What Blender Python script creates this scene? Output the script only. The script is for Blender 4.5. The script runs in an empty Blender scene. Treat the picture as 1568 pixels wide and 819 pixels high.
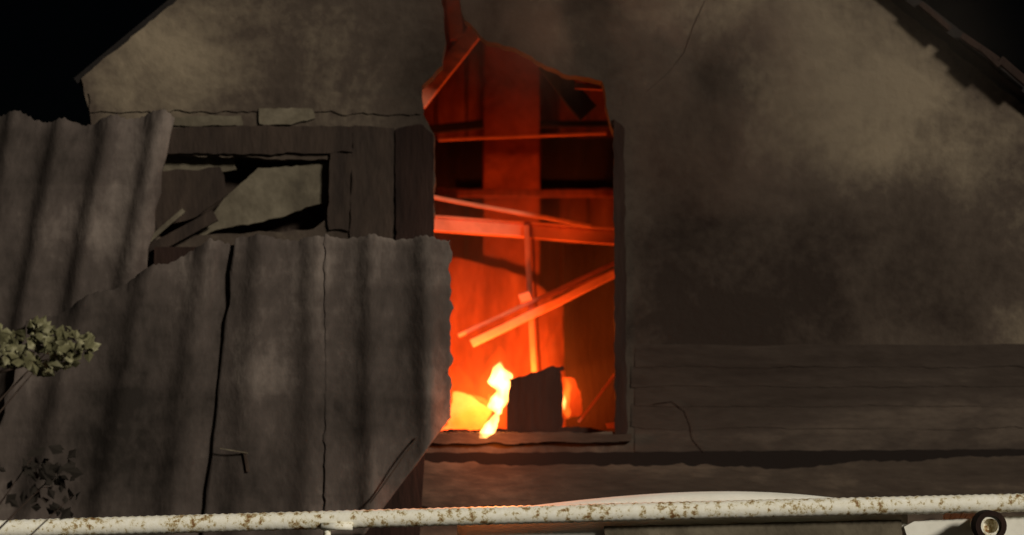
import bpy, bmesh, math, random
from mathutils import Vector, noise
from mathutils.geometry import tessellate_polygon
random.seed(7)
S=bpy.context.scene
CX,CY,CZ=0.0,-8.0,3.6      # camera position
# facade drawing: 400 drawing units per metre, drawn on the plane y=0
def F(u,v,y=0.0):
    k=(y-CY)/8.0
    x=(u-784)/400; z=4.2+(409.5-v)/400
    return Vector((x*k, y, CZ+(z-CZ)*k))
# ---------------------------------------------------------------- materials
def new_mat(name):
    m=bpy.data.materials.new(name); m.use_nodes=True
    nt=m.node_tree; b=nt.nodes['Principled BSDF']; b.inputs['Roughness'].default_value=.9
    b.inputs['Specular IOR Level'].default_value=.2
    return m,nt,b
def N(nt,t,**kw):
    n=nt.nodes.new(t)
    for k,v in kw.items(): setattr(n,k,v)
    return n
def math_(nt,op,a,b=None,clamp=False):
    n=N(nt,'ShaderNodeMath',operation=op); n.use_clamp=clamp
    for i,q in enumerate((a,b)):
        if q is None: continue
        if isinstance(q,(int,float)): n.inputs[i].default_value=q
        else: nt.links.new(q,n.inputs[i])
    return n.outputs[0]
def noise_(nt,vec,scale,detail=6,rough=.6,dist=0,sc=(1,1,1)):
    mp=N(nt,'ShaderNodeMapping'); mp.inputs['Scale'].default_value=sc
    nt.links.new(vec,mp.inputs[0])
    n=N(nt,'ShaderNodeTexNoise'); n.inputs['Scale'].default_value=scale; n.inputs['Detail'].default_value=detail
    n.inputs['Roughness'].default_value=rough; n.inputs['Distortion'].default_value=dist
    nt.links.new(mp.outputs[0],n.inputs['Vector']); return n.outputs[0]
def ramp_(nt,fac,stops):
    r=N(nt,'ShaderNodeValToRGB'); e=r.color_ramp.elements
    while len(e)<len(stops): e.new(.5)
    for el,(p,c) in zip(e,stops): el.position=p; el.color=(*c,1)
    nt.links.new(fac,r.inputs[0]); return r.outputs[0]
def bump_(nt,b,h,strength,dist=.01):
    n=N(nt,'ShaderNodeBump'); n.inputs['Strength'].default_value=strength; n.inputs['Distance'].default_value=dist
    nt.links.new(h,n.inputs['Height']); nt.links.new(n.outputs[0],b.inputs['Normal'])
def grimy(name,stops,scale=2.0,streak=(1,1,1),fine=28,bumps=.5,blobs=(),base=0.0,contrast=1.0,bands=0):
    """weathered, soot stained surface; blobs = (u,v,radius,amount) of regional tone, darker(-)/lighter(+)"""
    m,nt,b=new_mat(name)
    co=N(nt,'ShaderNodeTexCoord').outputs['Object']
    n1=noise_(nt,co,scale,6,.62,.4,streak)
    n2=noise_(nt,co,fine,3,.6,0,streak)
    f=math_(nt,'ADD',math_(nt,'MULTIPLY',math_(nt,'SUBTRACT',n1,.5),contrast*1.0),math_(nt,'MULTIPLY',math_(nt,'SUBTRACT',n2,.5),.28*contrast))
    f=math_(nt,'ADD',f,.5+base)
    if bands:
        nb=noise_(nt,co,3.2,4,.6,.3,(.12,1,2.6))
        f=math_(nt,'ADD',f,math_(nt,'MULTIPLY',math_(nt,'SUBTRACT',nb,.5),bands))
    if blobs:
        w=N(nt,'ShaderNodeTexNoise'); w.inputs['Scale'].default_value=2.2; w.inputs['Detail'].default_value=4
        nt.links.new(co,w.inputs['Vector'])
        vm=N(nt,'ShaderNodeVectorMath',operation='MULTIPLY_ADD'); nt.links.new(w.outputs['Color'],vm.inputs[0])
        vm.inputs[1].default_value=(.5,.5,.5); vm.inputs[2].default_value=(-.25,-.25,-.25)
        va=N(nt,'ShaderNodeVectorMath',operation='ADD'); nt.links.new(vm.outputs[0],va.inputs[0]); nt.links.new(co,va.inputs[1])
        vs=N(nt,'ShaderNodeVectorMath',operation='MULTIPLY'); nt.links.new(va.outputs[0],vs.inputs[0]); vs.inputs[1].default_value=(1,0,1)
        for (u,v,r,a) in blobs:
            p=F(u,v); d=N(nt,'ShaderNodeVectorMath',operation='DISTANCE'); nt.links.new(vs.outputs[0],d.inputs[0]); d.inputs[1].default_value=(p.x,0,p.z)
            mr=N(nt,'ShaderNodeMapRange',interpolation_type='SMOOTHSTEP'); nt.links.new(d.outputs['Value'],mr.inputs[0])
            mr.inputs[1].default_value=0; mr.inputs[2].default_value=r/400; mr.inputs[3].default_value=a; mr.inputs[4].default_value=0
            f=math_(nt,'ADD',f,mr.outputs[0])
    c=ramp_(nt,f,stops); nt.links.new(c,b.inputs['Base Color'])
    h=math_(nt,'ADD',math_(nt,'MULTIPLY',n1,1.5),math_(nt,'MULTIPLY',n2,.6)); bump_(nt,b,h,bumps,.012)
    return m
D=(.019,.012,.008); M=(.059,.043,.031); L=(.20,.158,.105)
wall_tone_blobs=[(1290,110,240,.40),(1420,170,200,.20),(1130,60,260,.10),(1240,380,330,-.16),(1040,440,260,-.22),(1450,400,200,-.10),
         (330,60,330,.16),(200,110,160,.13),(740,60,220,-.14),(1010,200,200,-.14),(1530,560,160,.06),(1200,560,400,-.16),(400,170,200,-.12)]  # soot plus the wall's lit and dark regions, painted into the colour
plaster=grimy('sooty_plaster',[(.12,D),(.5,M),(.95,L)],1.9,fine=24,bumps=.6,contrast=1.3,blobs=wall_tone_blobs)
boards_m=grimy('sooty_boards',[(.12,D),(.5,(.042,.030,.022)),(.95,(.12,.09,.065))],2.2,(.5,1,1.6),20,.6,contrast=1.3,bands=.35,base=-.05,
  blobs=[(1200,560,400,-.14),(1530,560,160,.06),(1030,640,150,.06)])
ledge_m=grimy('ledge_plaster',[(.1,D),(.5,(.052,.037,.026)),(.95,(.15,.11,.075))],3,(.4,1,1.5),30,.6,contrast=1.4)
asb=grimy('asbestos_cement',[(.12,(.016,.012,.009)),(.5,(.066,.051,.042)),(.95,(.21,.17,.14))],2.4,(1,1,.55),26,.6,contrast=1.35,bands=.35,
  blobs=[(240,650,170,-.2),(450,660,150,-.16),(130,740,170,-.24),(120,230,110,-.18),(600,640,90,-.05),(460,460,160,.04),(640,560,90,-.1)])
char_m=grimy('charred_wood',[(.2,(.006,.003,.002)),(.7,(.030,.015,.010)),(1,(.07,.038,.025))],6,(1,1,.2),40,.8)
oldwood=grimy('old_wood',[(.2,(.018,.012,.009)),(.6,(.046,.031,.022)),(1,(.11,.075,.052))],4,(1,1,.3),40,.7,contrast=1.4,base=-.03)
palew=grimy('pale_board',[(.1,(.04,.032,.022)),(.45,(.095,.078,.052)),(.9,(.19,.16,.11))],5,(1,1,1),30,.4,contrast=1.3)
innerw=grimy('attic_boards',[(.15,(.04,.007,.003)),(.5,(.17,.035,.016)),(.9,(.38,.10,.05))],3.5,(2,2,.5),22,.8,contrast=1.5)  # firelight red tinted into the wood colour
chim_m=grimy('chimney_brickwork',[(.15,(.12,.022,.010)),(.8,(.36,.075,.035))],4,(1,1,1),25,.8,contrast=1.3)  # brick red pushed further by a firelight tint in the colour
beam_m=grimy('fire_red_beam',[(.15,(.34,.085,.04)),(.8,(.85,.25,.13))],6,(.5,.5,.5),35,.6)  # base colour carries the red-orange of the firelight
ground_m=grimy('soil_ground',[(.2,(.02,.016,.012)),(.8,(.07,.06,.045))],1.0,(1,1,1),15,.8)
roof_m=grimy('roof_sheet',[(.2,(.006,.005,.004)),(.8,(.018,.014,.012))],3,(1,1,1),20,.5)
def paint(name):
    m,nt,b=new_mat(name); co=N(nt,'ShaderNodeTexCoord').outputs['Object']
    a=noise_(nt,co,38,5,.7,0,(1,1,1)); g=noise_(nt,co,7,4,.6,0,(1,1,1))
    f=math_(nt,'ADD',math_(nt,'MULTIPLY',a,.75),math_(nt,'MULTIPLY',g,.3))
    c=ramp_(nt,f,[(.41,(.22,.11,.04)),(.46,(.50,.41,.22)),(.51,(.84,.80,.65)),(.7,(.94,.92,.82))])
    nt.links.new(c,b.inputs['Base Color']); b.inputs['Roughness'].default_value=.55; bump_(nt,b,a,.4,.004); return m
paint_m=paint('chipped_white_paint')
dull_m=grimy('white_painted_sheet',[(.2,(.70,.67,.56)),(.8,(.92,.90,.80))],4,(1,1,1),30,.15)
m,nt,b=new_mat('gap_shade'); b.inputs['Base Color'].default_value=(.010,.006,.004,1); dark_m=m  # near-black colour standing in for shade in the ledge gap
# ---------------------------------------------------------------- helpers
def mkobj(name,bm,mat,parent=None,smooth=False):
    bmesh.ops.recalc_face_normals(bm,faces=bm.faces)
    me=bpy.data.meshes.new(name); bm.to_mesh(me); bm.free()
    if smooth:
        for p in me.polygons: p.use_smooth=True
    o=bpy.data.objects.new(name,me); S.collection.objects.link(o)
    if mat: me.materials.append(mat)
    if parent: o.parent=parent
    return o
def empty(name):
    o=bpy.data.objects.new(name,None); S.collection.objects.link(o); return o
def jag_loop(pts,step,amp):
    out=[]
    n=len(pts)
    for i in range(n):
        a=Vector(pts[i]); c=Vector(pts[(i+1)%n]); L_=(c-a).length; k=max(1,int(L_/step)) if amp>0 else 1
        d=(c-a)/max(L_,1e-6); nn=Vector((-d.y,d.x))
        for j in range(k):
            p=a+(c-a)*j/k
            if amp>0: p=p+nn*amp*(noise.noise(Vector((p.x*.035,p.y*.035,1)))*1.3+random.uniform(-.5,.5))
            out.append((p.x,p.y))
    return out
def prism(name,loops,y0,y1,mat,parent=None,jag=0,step=14,yref=None):
    """solid slab from outline loops (outer, holes...) between depth y0 (front) and y1"""
    if not isinstance(loops[0][0],(tuple,list)): loops=[loops]
    yr=y0 if yref is None else yref
    L2=[jag_loop(l,step,jag) for l in loops]
    tri=tessellate_polygon([[Vector((u,-v,0)) for u,v in l] for l in L2])
    flat=[p for l in L2 for p in l]
    bm=bmesh.new(); fr=[];bk=[]
    for u,v in flat:
        p=F(u,v,yr); fr.append(bm.verts.new((p.x,y0,p.z))); bk.append(bm.verts.new((p.x,y1,p.z)))
    for t in tri:
        try: bm.faces.new([fr[i] for i in t]); bm.faces.new([bk[i] for i in reversed(t)])
        except: pass
    off=0
    for l in L2:
        n=len(l)
        for i in range(n):
            a,c=off+i,off+(i+1)%n
            try: bm.faces.new((fr[a],fr[c],bk[c],bk[a]))
            except: pass
        off+=n
    return mkobj(name,bm,mat,parent)
def bar(name,a,c,w,t,mat,parent=None,rough=.0,seg=10,bev=.15):
    a=Vector(a);c=Vector(c); d=(c-a).normalized(); side=d.cross(Vector((0,1,0)))
    if side.length<.1: side=Vector((0,0,1))
    side.normalize(); up=d.cross(side).normalized()
    bm=bmesh.new(); rings=[]
    prof=[(-1,-1+bev),(-1+bev,-1),(1-bev,-1),(1,-1+bev),(1,1-bev),(1-bev,1),(-1+bev,1),(-1,1-bev)]
    for i in range(seg+1):
        p=a+(c-a)*i/seg
        j=side*noise.noise(p*5)*rough+up*noise.noise(p*5+Vector((9,2,3)))*rough
        s=1+noise.noise(p*9)*rough*8
        rings.append([bm.verts.new(p+j+side*x*w/2*s+up*y*t/2*s) for x,y in prof])
    for r0,r1 in zip(rings,rings[1:]):
        for k in range(8): bm.faces.new((r0[k],r0[(k+1)%8],r1[(k+1)%8],r1[k]))
    bm.faces.new(rings[0]); bm.faces.new(rings[-1])
    return mkobj(name,bm,mat,parent)
def tube(bm,pts,rad,n=12,cap=True):
    rings=[]
    for i,p in enumerate(pts):
        d=(pts[min(i+1,len(pts)-1)]-pts[max(i-1,0)]).normalized()
        s=d.cross(Vector((0,1,.01))); 
        if s.length<.05: s=d.cross(Vector((1,0,0)))
        s.normalize(); q=d.cross(s).normalized(); r=rad[i] if isinstance(rad,(list,tuple)) else rad
        rings.append([bm.verts.new(p+s*math.cos(2*math.pi*k/n)*r+q*math.sin(2*math.pi*k/n)*r) for k in range(n)])
    for r0,r1 in zip(rings,rings[1:]):
        for k in range(n): bm.faces.new((r0[k],r0[(k+1)%n],r1[(k+1)%n],r1[k]))
    if cap: bm.faces.new(rings[0]); bm.faces.new(rings[-1])
# ---------------------------------------------------------------- ground
bm=bmesh.new(); 
for x,y in ((-150,-60),(150,-60),(150,240),(-150,240)): bm.verts.new((x,y,0))
bm.faces.new(bm.verts); mkobj('ground',bm,ground_m)
# ---------------------------------------------------------------- house
house=empty('derelict_house')
WT=.10
outer=[(805,-444),(125,120),(138,178),(138,705),(2050,705),(2050,540),(1568,163)]
hole=[(672,-40),(698,-38),(706,5),(712,30),(728,45),(745,63),(790,72),(828,97),(862,112),(922,124),(932,180),(942,205),(944,662),(664,662),(664,205),(646,172),(646,132),(676,100),(681,60)]
win=[(240,236),(506,246),(502,330),(480,352),(238,362)]
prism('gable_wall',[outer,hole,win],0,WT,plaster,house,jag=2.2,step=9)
prism('lower_wall',[(138,716),(2050,716),(2050,1850),(138,1850)],.03,.3,boards_m,house,yref=0)
prism('side_wall_left',[(138,178),(150,178),(150,1850),(138,1850)],.11,5.2,boards_m,house,yref=0)
prism('side_wall_right',[(2030,560),(2048,560),(2048,1850),(2030,1850)],.11,5.2,boards_m,house,yref=0)
prism('rear_gable',[(805,-430),(140,130),(140,1850),(2040,1850),(2040,545)],5.2,5.3,boards_m,house,yref=0)
prism('roof_left',[(805,-456),(112,119),(118,127),(805,-444)],.01,5.5,roof_m,house,yref=0)
prism('roof_right',[(805,-464),(805,-444),(2140,596),(2140,576)],-.06,5.5,roof_m,house,yref=0)
for i,(u,v,l,a,w) in enumerate([(1408,6,60,40,.02),(1472,54,80,36,.025),(1530,92,60,40,.03),(1500,74,40,44,.02)]):
    p=F(u,v,-.08-.01*i); q=p+Vector((math.cos(math.radians(a)),0,-math.sin(math.radians(a))))*l/400
    bar('verge_board_%d'%(i+1),p,q,w,.02,char_m,house,.008)
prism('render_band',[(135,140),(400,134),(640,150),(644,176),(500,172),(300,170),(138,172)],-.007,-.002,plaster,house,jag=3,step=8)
prism('window_lintel',[(228,197),(400,192),(540,194),(540,232),(400,236),(228,234)],-.016,-.003,oldwood,house,jag=2,step=8)
prism('lintel_patch_1',[(245,179),(368,177),(372,191),(247,193)],-.010,-.003,palew,house,jag=2,step=6)
prism('lintel_patch_2',[(396,166),(478,166),(482,180),(440,192),(398,189)],-.012,-.003,palew,house,jag=2,step=6)
prism('window_stile_left',[(226,236),(243,236),(238,372),(214,388)],-.02,-.003,oldwood,house,jag=2,step=8)
prism('window_stile_right',[(506,234),(538,234),(534,352),(503,352)],-.014,-.003,oldwood,house,jag=2,step=8)
prism('plank_panel',[(541,192),(604,196),(602,372),(536,372)],-.009,-.003,oldwood,house,jag=1.5,step=8)
prism('opening_post_left',[(606,196),(646,190),(664,206),(664,380),(606,380)],-.016,-.003,char_m,house,jag=2,step=8)
prism('opening_jamb_left',[(640,380),(666,380),(668,664),(650,664)],-.03,-.003,char_m,house,jag=1)
prism('opening_jamb_right',[(939,182),(956,196),(960,664),(942,664)],-.010,-.003,char_m,house,jag=2,step=8)
prism('opening_sill',[(600,664),(965,664),(966,676),(598,680)],-.03,.099,ledge_m,house,jag=2,step=8,yref=0)
prism('window_backing',[(225,225),(515,225),(515,375),(225,375)],.16,.18,oldwood,house)
prism('window_pane_board_1',[(345,300),(395,258),(505,250),(501,308),(420,335),(330,352),(300,366),(322,330)],.03,.045,palew,house,jag=2,step=8)
prism('window_pane_board_2',[(242,238),(355,236),(362,260),(330,262),(300,290),(244,300)],.05,.065,palew,house,jag=2,step=8)
prism('window_pane_board_3',[(240,262),(335,256),(350,300),(300,330),(240,352)],.012,.025,oldwood,house,jag=3)
bar('fallen_rail',F(185,408,-.06),F(330,330,-.03),.045,.02,oldwood,house,.006)
bar('fallen_rail_2',F(200,392,-.075),F(282,322,-.05),.018,.012,palew,house,.006)
for i,(v0,v1) in enumerate([(528,562),(560,592),(590,622),(620,656),(654,692)]):
    lft=966 if i%2 else 972
    bm=bmesh.new(); nseg=90; rows=[]
    for j in range(nseg+1):
        u=lft+(2046-lft)*j/nseg; wob=noise.noise(Vector((u*.01,i*3,0)))*4
        e=noise.noise(Vector((u*.05,i*5,2)))*3
        a=F(u,v0+wob); c=F(u,v1+wob+e); pr=.0040+.0030*noise.noise(Vector((u*.012,i*7,4)))
        rows.append([bm.verts.new((a.x,-.0012,a.z)),bm.verts.new((c.x,-pr,c.z)),bm.verts.new((c.x,-.001,c.z))])
    for r0,r1 in zip(rows,rows[1:]):
        for k in range(2): bm.faces.new((r0[k],r0[k+1],r1[k+1],r1[k]))
    mkobj('siding_board_%d'%(i+1),bm,boards_m,house)
prism('ledge_band',[(560,706),(800,712),(1100,712),(1200,719),(1330,706),(1568,698),(2050,690),(2050,776),(560,776)],-.025,-.003,ledge_m,house,jag=3.5,step=9)
prism('gap_shade_strip',[(590,694),(2048,684),(2048,722),(590,722)],-.0065,-.0022,dark_m,house,jag=1.5,step=10)  # dark strip that paints the shadow gap above the ledge
prism('ledge_lower',[(540,778),(2050,778),(2050,870),(540,870)],-.02,.02,ledge_m,house,jag=1)
bm=bmesh.new(); tube(bm,[F(u,v,-.010) for u,v in [(1000,618),(1030,614),(1050,628),(1058,650),(1062,672),(1078,692)]],.0014,6); mkobj('hanging_wire',bm,oldwood,house)
bm=bmesh.new(); tube(bm,[F(u,v,-.004) for u,v in [(1080,0),(1062,40),(1048,80),(1025,110),(990,140)]],.0012,6); mkobj('hanging_wire_2',bm,oldwood,house)
# ---------------------------------------------------------------- attic interior
bm=bmesh.new()
def quad(bm,pts): bm.faces.new([bm.verts.new(p) for p in pts])
x0,x1=-.62,.62
zf=F(0,668).z
quad(bm,[(x0,.101,zf),(x1,.101,zf),(x1,1.5,zf),(x0,1.5,zf)])
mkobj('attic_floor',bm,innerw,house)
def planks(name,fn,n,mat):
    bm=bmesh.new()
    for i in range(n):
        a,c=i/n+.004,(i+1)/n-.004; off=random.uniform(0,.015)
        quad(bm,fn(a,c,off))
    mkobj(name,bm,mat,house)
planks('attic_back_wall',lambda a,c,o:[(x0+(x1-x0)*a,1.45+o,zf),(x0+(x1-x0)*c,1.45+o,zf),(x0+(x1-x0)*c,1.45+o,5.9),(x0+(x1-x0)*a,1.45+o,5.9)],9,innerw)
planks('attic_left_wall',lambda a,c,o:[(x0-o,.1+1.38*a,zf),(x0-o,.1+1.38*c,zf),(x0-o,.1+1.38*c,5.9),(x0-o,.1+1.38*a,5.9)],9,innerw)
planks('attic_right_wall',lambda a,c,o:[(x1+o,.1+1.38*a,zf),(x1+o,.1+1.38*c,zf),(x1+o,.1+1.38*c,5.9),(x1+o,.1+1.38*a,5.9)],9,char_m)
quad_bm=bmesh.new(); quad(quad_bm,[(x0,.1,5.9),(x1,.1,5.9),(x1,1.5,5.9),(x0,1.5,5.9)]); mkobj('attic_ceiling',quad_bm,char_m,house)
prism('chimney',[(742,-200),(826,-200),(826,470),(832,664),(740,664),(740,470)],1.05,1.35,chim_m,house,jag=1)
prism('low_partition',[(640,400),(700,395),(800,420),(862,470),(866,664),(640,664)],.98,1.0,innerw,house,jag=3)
prism('dark_partition',[(862,375),(980,365),(980,664),(866,664)],.60,.63,char_m,house,jag=1)
prism('hanging_dark_board_left',[(645,215),(740,212),(738,288),(645,288)],.9,.93,char_m,house,jag=2)  # dark boards either side of the chimney
prism('hanging_dark_board_right',[(828,212),(970,210),(970,288),(828,290)],.9,.93,char_m,house,jag=2)
def ib(name,u0,v0,u1,v1,y0,y1,w,t,mat=beam_m,r=.003): return bar(name,F(u0,v0,y0),F(u1,v1,y1),w/400,t,mat,house,r)
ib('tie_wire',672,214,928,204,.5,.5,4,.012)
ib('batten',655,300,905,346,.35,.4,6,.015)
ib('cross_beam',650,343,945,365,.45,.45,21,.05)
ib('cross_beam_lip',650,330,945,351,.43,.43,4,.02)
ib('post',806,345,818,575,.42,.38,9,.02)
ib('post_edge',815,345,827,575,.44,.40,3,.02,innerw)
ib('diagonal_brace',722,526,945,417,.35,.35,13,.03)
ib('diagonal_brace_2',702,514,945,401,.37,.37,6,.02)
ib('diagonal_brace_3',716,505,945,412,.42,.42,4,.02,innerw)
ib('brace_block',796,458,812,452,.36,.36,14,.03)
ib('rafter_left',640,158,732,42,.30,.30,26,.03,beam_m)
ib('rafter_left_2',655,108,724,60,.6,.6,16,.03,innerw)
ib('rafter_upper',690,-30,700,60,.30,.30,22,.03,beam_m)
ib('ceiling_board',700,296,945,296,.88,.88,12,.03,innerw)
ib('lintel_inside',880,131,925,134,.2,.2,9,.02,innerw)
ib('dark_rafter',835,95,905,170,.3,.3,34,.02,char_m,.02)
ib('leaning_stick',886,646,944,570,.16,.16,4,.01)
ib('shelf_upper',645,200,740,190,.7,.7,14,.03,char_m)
ib('shelf_upper_right',826,190,955,190,.7,.7,10,.03,char_m)
crate=empty('charred_crate')
prism('body',[(780,580),(800,576),(828,566),(846,560),(858,562),(862,600),(861,661),(776,661)],.13,.19,char_m,crate,jag=2,step=6)
prism('side',[(776,620),(783,600),(783,661),(776,661)],.19,.33,char_m,crate,jag=0)
prism('lid',[(820,574),(862,560),(864,566),(822,580)],.195,.33,char_m,crate)
deb=empty('burning_debris')
prism('board_left',[(694,600),(722,606),(752,628),(742,662),(666,663),(684,650)],.40,.42,beam_m,deb,jag=2.5,step=7)
prism('scrap_right',[(862,578),(880,580),(890,606),(892,636),(866,642)],.34,.36,beam_m,deb,jag=2.5,step=6)
prism('scrap_low',[(928,648),(948,646),(950,656),(930,656)],.14,.17,beam_m,deb,jag=1)
prism('rubble',[(664,662),(690,656),(730,659),(760,654),(800,660),(880,652),(930,660),(944,664),(944,668),(664,668)],.115,.125,char_m,deb,jag=2,step=5)
# ---------------------------------------------------------------- fire
fire=empty('fire')
def flame_mat(name,col,st,sc=30):
    m=bpy.data.materials.new(name); m.use_nodes=True; nt=m.node_tree; nt.nodes.clear()
    out=N(nt,'ShaderNodeOutputMaterial'); e=N(nt,'ShaderNodeEmission'); e.inputs[0].default_value=(*col,1)
    co=N(nt,'ShaderNodeTexCoord').outputs['Object']; n=noise_(nt,co,sc,2,.5,0,(1,1,.5))
    mr=N(nt,'ShaderNodeMapRange'); nt.links.new(n,mr.inputs[0]); mr.inputs[1].default_value=.35; mr.inputs[2].default_value=.65
    mr.inputs[3].default_value=st*.35; mr.inputs[4].default_value=st*1.4
    nt.links.new(mr.outputs[0],e.inputs[1]); nt.links.new(e.outputs[0],out.inputs['Volume']); return m
hot=flame_mat('flame_hot',(1,.42,.11),170)
mid=flame_mat('flame_mid',(1,.17,.015),40)
low=flame_mat('flame_low',(1,.10,.008),6)
def flame(name,spine,mat,flat=.8,y=.26):
    P=[]
    for i in range(len(spine)-1):
        for j in range(4):
            t=j/4; a=spine[i]; c=spine[i+1]; s=t*t*(3-2*t)
            P.append([a[0]+(c[0]-a[0])*s,a[1]+(c[1]-a[1])*t,a[2]+(c[2]-a[2])*t])
    P.append(list(spine[-1]))
    bm=bmesh.new(); rings=[]; n=14
    for u,v,r in P:
        c=F(u,v,y); r=max(r,.5)/400
        rings.append([bm.verts.new(c+Vector((math.cos(2*math.pi*k/n)*r,math.sin(2*math.pi*k/n)*r*flat,0))*(1+.25*noise.noise(c*30+Vector((k,0,0))))) for k in range(n)])
    for r0,r1 in zip(rings,rings[1:]):
        for k in range(n): bm.faces.new((r0[k],r0[(k+1)%n],r1[(k+1)%n],r1[k]))
    bm.faces.new(rings[0]); bm.faces.new(rings[-1])
    return mkobj(name,bm,mat,fire,True)
flame('tongue_main',[(766,554,1),(763,563,9),(768,574,17),(764,585,18),(772,598,13),(766,612,17),(759,624,13),(764,634,4)],hot)
flame('tongue_main_side',[(748,602,1),(752,612,6),(757,622,7),(756,632,2)],mid,y=.22)
flame('tongue_low',[(767,626,2),(758,640,7),(751,652,11),(746,662,12),(740,671,6)],hot,y=-.03)
flame('tongue_left',[(700,597,1),(714,602,5),(734,610,9),(752,620,12),(760,628,3)],mid)
flame('tongue_left_base',[(672,654,2),(690,656,5),(715,658,6),(738,660,4)],mid)
flame('tongue_right',[(866,578,1),(870,590,6),(866,606,8),(864,620,9),(868,632,7),(870,641,2)],mid)
flame('tongue_right_core',[(864,604,1),(864,615,4),(864,627,2)],hot,y=.25)
flame('halo_base',[(700,560,4),(706,590,24),(712,630,40),(710,662,44)],low,.6,.3)
flame('halo_main',[(766,530,3),(764,550,16),(764,585,32),(760,620,34),(752,660,26)],low,.6,.27)
flame('halo_tip',[(852,500,2),(848,520,8),(842,545,14),(845,566,16),(850,580,10)],low,.5,.3)
def lamp(name,loc,col,e,r):
    l=bpy.data.lights.new(name,'POINT'); l.color=col; l.energy=e; l.shadow_soft_size=r
    o=bpy.data.objects.new(name,l); o.location=loc; S.collection.objects.link(o); o.parent=fire
lamp('fire_light',F(757,600,.22),(1,.22,.03),40,.05)
lamp('fire_light_2',F(868,612,.45),(1,.18,.02),4,.04)
lamp('ember_light',F(745,600,.75),(1,.20,.02),15,.08)
lamp('ledge_fill_light',F(752,654,-.18),(1,.20,.03),5.0,.05)  # added lamp, out in front of the flames, to brighten sill and ledge
# ---------------------------------------------------------------- corrugated sheets
def lean_low(u): return .26*max(0,min(1,(520-u)/400))
def corr(name,u0,u1,top,bot,y,lean=lambda u:0,phase=0,amp=.020,jag=4,parent=None,lamu=86,tilt=0):
    bm=bmesh.new(); nx=int((u1-u0)/3.5); nz=60; cols=[]
    for i in range(nx+1):
        u=u0+(u1-u0)*i/nx; t=top(u)+random.uniform(-.5,.5)*jag+noise.noise(Vector((u*.02,y*50,0)))*8; bt=bot(u)
        ph=2*math.pi*(u-phase)/lamu
        w=math.cos(ph)*.85+.15*math.cos(2*ph)
        t-=w*5
        c=[]
        for j in range(nz+1):
            v=t+(bt-t)*j/nz
            uu=u-lean(u)*(min(v,900)-430)
            eu=0
            if i==0 or i==nx: eu=noise.noise(Vector((v*.05,i,u0)))*jag*1.8+random.uniform(-1,1)
            warp=noise.noise(Vector((u*.006,v*.006,u0)))*.010
            am=amp*(1+.3*noise.noise(Vector((u*.004,v*.004,5))))
            c.append(F(uu+eu,v,y)+Vector((0,-w*am+warp+tilt*(v-500)/400,0)))
        cols.append([bm.verts.new(p) for p in c])
    for a,c in zip(cols,cols[1:]):
        for j in range(nz): bm.faces.new((a[j],a[j+1],c[j+1],c[j]))
    o=mkobj(name,bm,asb,parent,True)
    s=o.modifiers.new('thick','SOLIDIFY'); s.thickness=.007; s.offset=1
    return o
fence=empty('corrugated_sheet_cladding')
corr('sheet_upper',-180,216,lambda u:182+6*math.sin(u*.03),lambda u:1900,-.11,lean=lambda u:.2,phase=50,parent=fence,lamu=74,amp=.024)
corr('sheet_centre_right',498,690,lambda u:360+(u-498)*.03,lambda u:820 if u<556 else 820-(u-556)*1.35,-.205,phase=484,parent=fence)
corr('sheet_centre',352,512,lambda u:364,lambda u:1900,-.193,phase=484,parent=fence,lean=lean_low)
corr('sheet_left',60,376,lambda u:(370 if u>314 else 370+(314-u)*.5),lambda u:1900,-.180,phase=484,parent=fence,lean=lean_low)
prism('support_rail',[(130,640),(640,630),(640,650),(130,662)],-.13,-.11,oldwood,fence)
prism('fascia_dark',[(236,378),(655,378),(650,700),(600,1500),(236,1500)],-.09,-.07,char_m,fence)
bar('loose_strip',F(566,770,-.26),F(640,668,-.22),.006,.004,oldwood,fence,.003)
bar('loose_strip_2',F(336,688,-.23),F(380,694,-.23),.005,.004,palew,fence,.006)
bar('loose_strip_3',F(374,690,-.225),F(380,722,-.225),.012,.005,oldwood,fence,.006)
# ---------------------------------------------------------------- white pipe in front
pipe=empty('white_pipe')
bm=bmesh.new(); a=F(-260,818,-.6); c=F(1830,764,-.6); pts=[];rad=[]
K=330
for i in range(K+1):
    t=i/K; p=a.lerp(c,t); p.z+=.006*math.sin(t*3)
    pts.append(p); rad.append(.032+(.0016 if i%2 else -.0012))
tube(bm,pts,rad,14); mkobj('run',bm,paint_m,pipe,True)
bm=bmesh.new(); p=F(515,800,-.6)
tube(bm,[p+Vector((-.03,-.02,.0)),p+Vector((-.03,-.02,-.1)),p+Vector((-.01,-.02,-.3))],[.012,.012,.012],10)
tube(bm,[p+Vector((-.05,-.03,-.012)),p+Vector((.06,-.03,-.012))],.014,10); mkobj('bracket',bm,paint_m,pipe,True)
bm=bmesh.new()
for u in (-150,1700):
    q=F(u,800,-.6); tube(bm,[Vector((q.x,q.y,q.z-.02)),Vector((q.x,q.y,0))],.03,12)
mkobj('posts',bm,paint_m,pipe,True)
pe=empty('cut_pipe')
def ring(name,c,R,r,y0,y1,mat,par):
    bm=bmesh.new(); n=28; V=[]
    for rr,y in ((R,y0),(R,y1),(r,y1),(r,y0)):
        V.append([bm.verts.new((c.x+math.cos(2*math.pi*k/n)*rr,y,c.z+math.sin(2*math.pi*k/n)*rr)) for k in range(n)])
    for i in range(4):
        A,B=V[i],V[(i+1)%4]
        for k in range(n): bm.faces.new((A[k],A[(k+1)%n],B[(k+1)%n],B[k]))
    return mkobj(name,bm,mat,par,False)
c=F(1516,805,-.72)
ring('collar',c,.054,.036,-.74,-.66,char_m,pe)
ring('tube_body',c,.036,.026,-.73,-.10,paint_m,pe)
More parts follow.
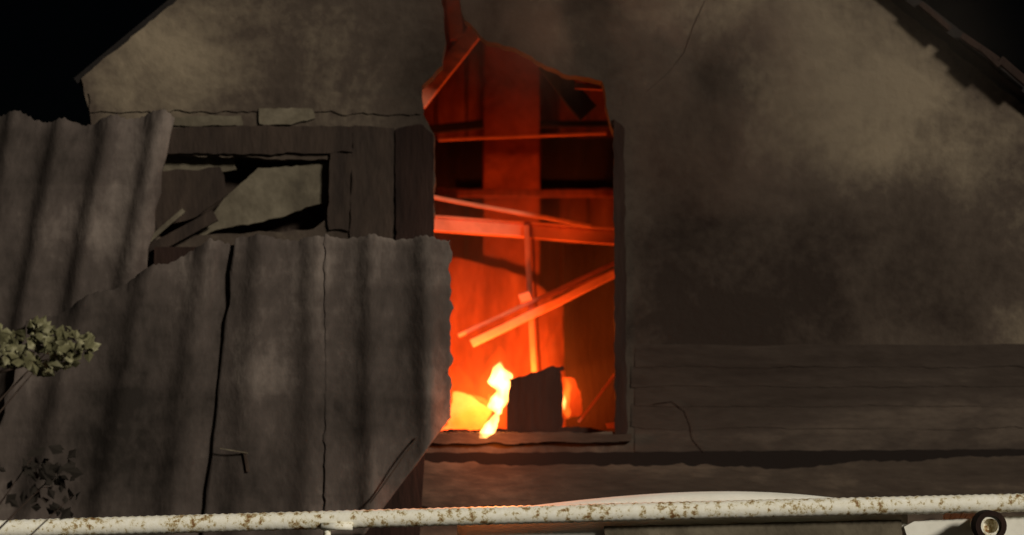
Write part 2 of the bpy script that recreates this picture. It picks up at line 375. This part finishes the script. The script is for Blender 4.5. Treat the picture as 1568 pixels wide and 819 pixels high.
bm=bmesh.new(); n=20; vs=[bm.verts.new((c.x+.026*math.cos(2*math.pi*k/n),-.70,c.z+.026*math.sin(2*math.pi*k/n))) for k in range(n)]; bm.faces.new(vs); mkobj('plug',bm,paint_m,pe)
bm=bmesh.new(); rows=[]
for i in range(41):
    t=i/40; u=700+690*t; v=790-36*math.sin(math.pi*min(1,t**1.3))**.7 - 3*t
    rows.append([bm.verts.new(F(u,v,-.50)),bm.verts.new(F(u,v+14,-.52)),bm.verts.new(F(u,v+60,-.51))])
for r0,r1 in zip(rows,rows[1:]):
    for k in range(2): bm.faces.new((r0[k],r0[k+1],r1[k+1],r1[k]))
o=mkobj('bowed_metal_sheet',bm,dull_m,None,True); o.modifiers.new('t','SOLIDIFY').thickness=.003
prism('plastic_offcut',[(1384,806),(1400,798),(1568,790),(1640,792),(1640,850),(1392,830)],-.56,-.55,dull_m,None,jag=1)
prism('lower_rail_board',[(925,806),(1380,796),(1384,850),(930,860)],-.55,-.53,palew,None,jag=1)
# ---------------------------------------------------------------- tree at left
tree=empty('leafy_tree')
bm=bmesh.new()
tb=F(-160,500,-1.2); base=Vector((tb.x-.1,-1.2,0))
tube(bm,[base,base+Vector((.03,0,1.2)),base+Vector((-.02,.02,2.5)),base+Vector((.05,0,3.6)),base+Vector((.02,0,4.3))],[.07,.055,.04,.025,.01],9)
for (u,v,s) in [(20,530,3.3),(90,520,3.1),(130,535,3.5),(60,560,3.0),(90,720,2.7),(50,700,2.6),(110,760,2.6)]:
    e=F(u,v,-1.2); st=base+Vector((.03,0,s)); mid_=(st+e)/2+Vector((0,0,.08)); tube(bm,[st,mid_,e],[.010,.005,.0015],6)
mkobj('trunk',bm,oldwood,tree,True)
m,nt,b=new_mat('leaves'); co=N(nt,'ShaderNodeTexCoord').outputs['Object']
cc=ramp_(nt,noise_(nt,co,22,2,.5),[(.3,(.06,.055,.024)),(.52,(.15,.14,.07)),(.7,(.32,.30,.18))]); nt.links.new(cc,b.inputs['Base Color']); leaf_m=m
m,nt,b=new_mat('dark_leaves'); b.inputs['Base Color'].default_value=(.018,.014,.010,1); dleaf=m
def leaves(name,cl,mat,size):
    bm=bmesh.new()
    for (u,v,ru,rv,n) in cl:
        for _ in range(n):
            r=random.random()**.6; an=random.uniform(0,6.28)
            p=F(u+ru*r*math.cos(an),v+rv*r*math.sin(an),-1.2+random.uniform(-.12,.12))
            d=Vector((random.gauss(0,1),random.gauss(0,.6),random.gauss(0,1))).normalized(); s=d.cross(Vector((random.gauss(0,.4),-1,random.gauss(0,.4)))).normalized()
            L_=size*random.uniform(.6,1.3); w=L_*.33
            nn=d.cross(s)*L_*.12
            v0=bm.verts.new(p-d*L_/2); v1=bm.verts.new(p+s*w+nn); v2=bm.verts.new(p+d*L_/2); v3=bm.verts.new(p-s*w+nn)
            bm.faces.new((v0,v1,v2)); bm.faces.new((v0,v2,v3))
    mkobj(name,bm,mat,tree)
leaves('crown',[(20,535,32,28,62),(65,515,26,26,50),(100,530,28,30,58),(132,528,14,20,22),(70,560,32,14,28),(-60,520,70,60,90),(-170,380,120,120,200)],leaf_m,.042)
leaves('twigs_dark',[(80,715,40,35,24),(50,745,45,35,24),(95,770,30,20,12),(-60,720,70,60,80)],dleaf,.045)
# ---------------------------------------------------------------- smoke
bm=bmesh.new(); bmesh.ops.create_cube(bm,size=1)
bmesh.ops.scale(bm,vec=(2.6,.6,2.0),verts=bm.verts); bmesh.ops.translate(bm,vec=(.85,-.36,5.35),verts=bm.verts)
m=bpy.data.materials.new('smoke_volume'); m.use_nodes=True; nt=m.node_tree; nt.nodes.clear()
out=N(nt,'ShaderNodeOutputMaterial'); pv=N(nt,'ShaderNodeVolumePrincipled'); nt.links.new(pv.outputs[0],out.inputs['Volume'])
pv.inputs['Color'].default_value=(.33,.28,.22,1); pv.inputs['Anisotropy'].default_value=0
co=N(nt,'ShaderNodeTexCoord').outputs['Object']
n=noise_(nt,co,1.7,3,.55,.5,(1,1,.8))
d=math_(nt,'MULTIPLY',math_(nt,'SUBTRACT',n,.45),3.2,True)
total=None
for (u,v,r,a) in [(935,0,150,3.6),(960,-110,300,3.0),(1060,80,220,1.2),(1250,110,300,.8)]:
    p=F(u,v,-.35); ds=N(nt,'ShaderNodeVectorMath',operation='DISTANCE'); nt.links.new(co,ds.inputs[0]); ds.inputs[1].default_value=p
    mr=N(nt,'ShaderNodeMapRange',interpolation_type='SMOOTHSTEP'); nt.links.new(ds.outputs['Value'],mr.inputs[0])
    mr.inputs[1].default_value=0; mr.inputs[2].default_value=r/400*1.2; mr.inputs[3].default_value=a; mr.inputs[4].default_value=0
    total=mr.outputs[0] if total is None else math_(nt,'ADD',total,mr.outputs[0])
dens=math_(nt,'MULTIPLY',d,total); dens=math_(nt,'MULTIPLY',dens,1.5)
nt.links.new(dens,pv.inputs['Density'])
smoke=empty('smoke')
mkobj('plume',bm,m,smoke)
bm=bmesh.new(); bmesh.ops.create_cube(bm,size=1)
bmesh.ops.scale(bm,vec=(1.16,1.25,1.0),verts=bm.verts); bmesh.ops.translate(bm,vec=(0,.75,4.02),verts=bm.verts)
m=bpy.data.materials.new('haze_volume'); m.use_nodes=True; nt=m.node_tree; nt.nodes.clear()
out=N(nt,'ShaderNodeOutputMaterial'); vs_=N(nt,'ShaderNodeVolumeScatter'); nt.links.new(vs_.outputs[0],out.inputs['Volume'])
vs_.inputs['Color'].default_value=(.9,.45,.3,1); vs_.inputs['Density'].default_value=.075
mkobj('attic_haze',bm,m,smoke)
# ---------------------------------------------------------------- light, world, camera
dirv=Vector((-.85,1,-.55)).normalized()
l=bpy.data.lights.new('sun','SUN'); l.energy=2.6; l.angle=math.radians(8); l.color=(1,.93,.82)
o=bpy.data.objects.new('sun',l); o.rotation_euler=dirv.to_track_quat('-Z','Y').to_euler(); S.collection.objects.link(o)
w=bpy.data.worlds.new('World'); S.world=w; w.use_nodes=True; nt=w.node_tree
sky=nt.nodes.new('ShaderNodeTexSky'); sky.sky_type='NISHITA'; sky.sun_disc=False
sky.sun_elevation=math.asin(-dirv.z); sky.sun_rotation=math.atan2(-dirv.x,-dirv.y)
nt.links.new(sky.outputs[0],nt.nodes['Background'].inputs[0]); nt.nodes['Background'].inputs[1].default_value=.00012
cam=bpy.data.cameras.new('camera'); co_=bpy.data.objects.new('camera',cam); S.collection.objects.link(co_)
co_.location=(CX,CY,CZ); co_.rotation_euler=(math.radians(90),0,0)
cam.sensor_width=36; cam.lens=36*8/3.92; cam.shift_y=.6/3.92; cam.clip_end=1000
cam.dof.use_dof=True; cam.dof.focus_distance=7.3; cam.dof.aperture_fstop=.85
S.camera=co_
S.view_settings.view_transform='Standard'; S.view_settings.look='None'; S.view_settings.exposure=0
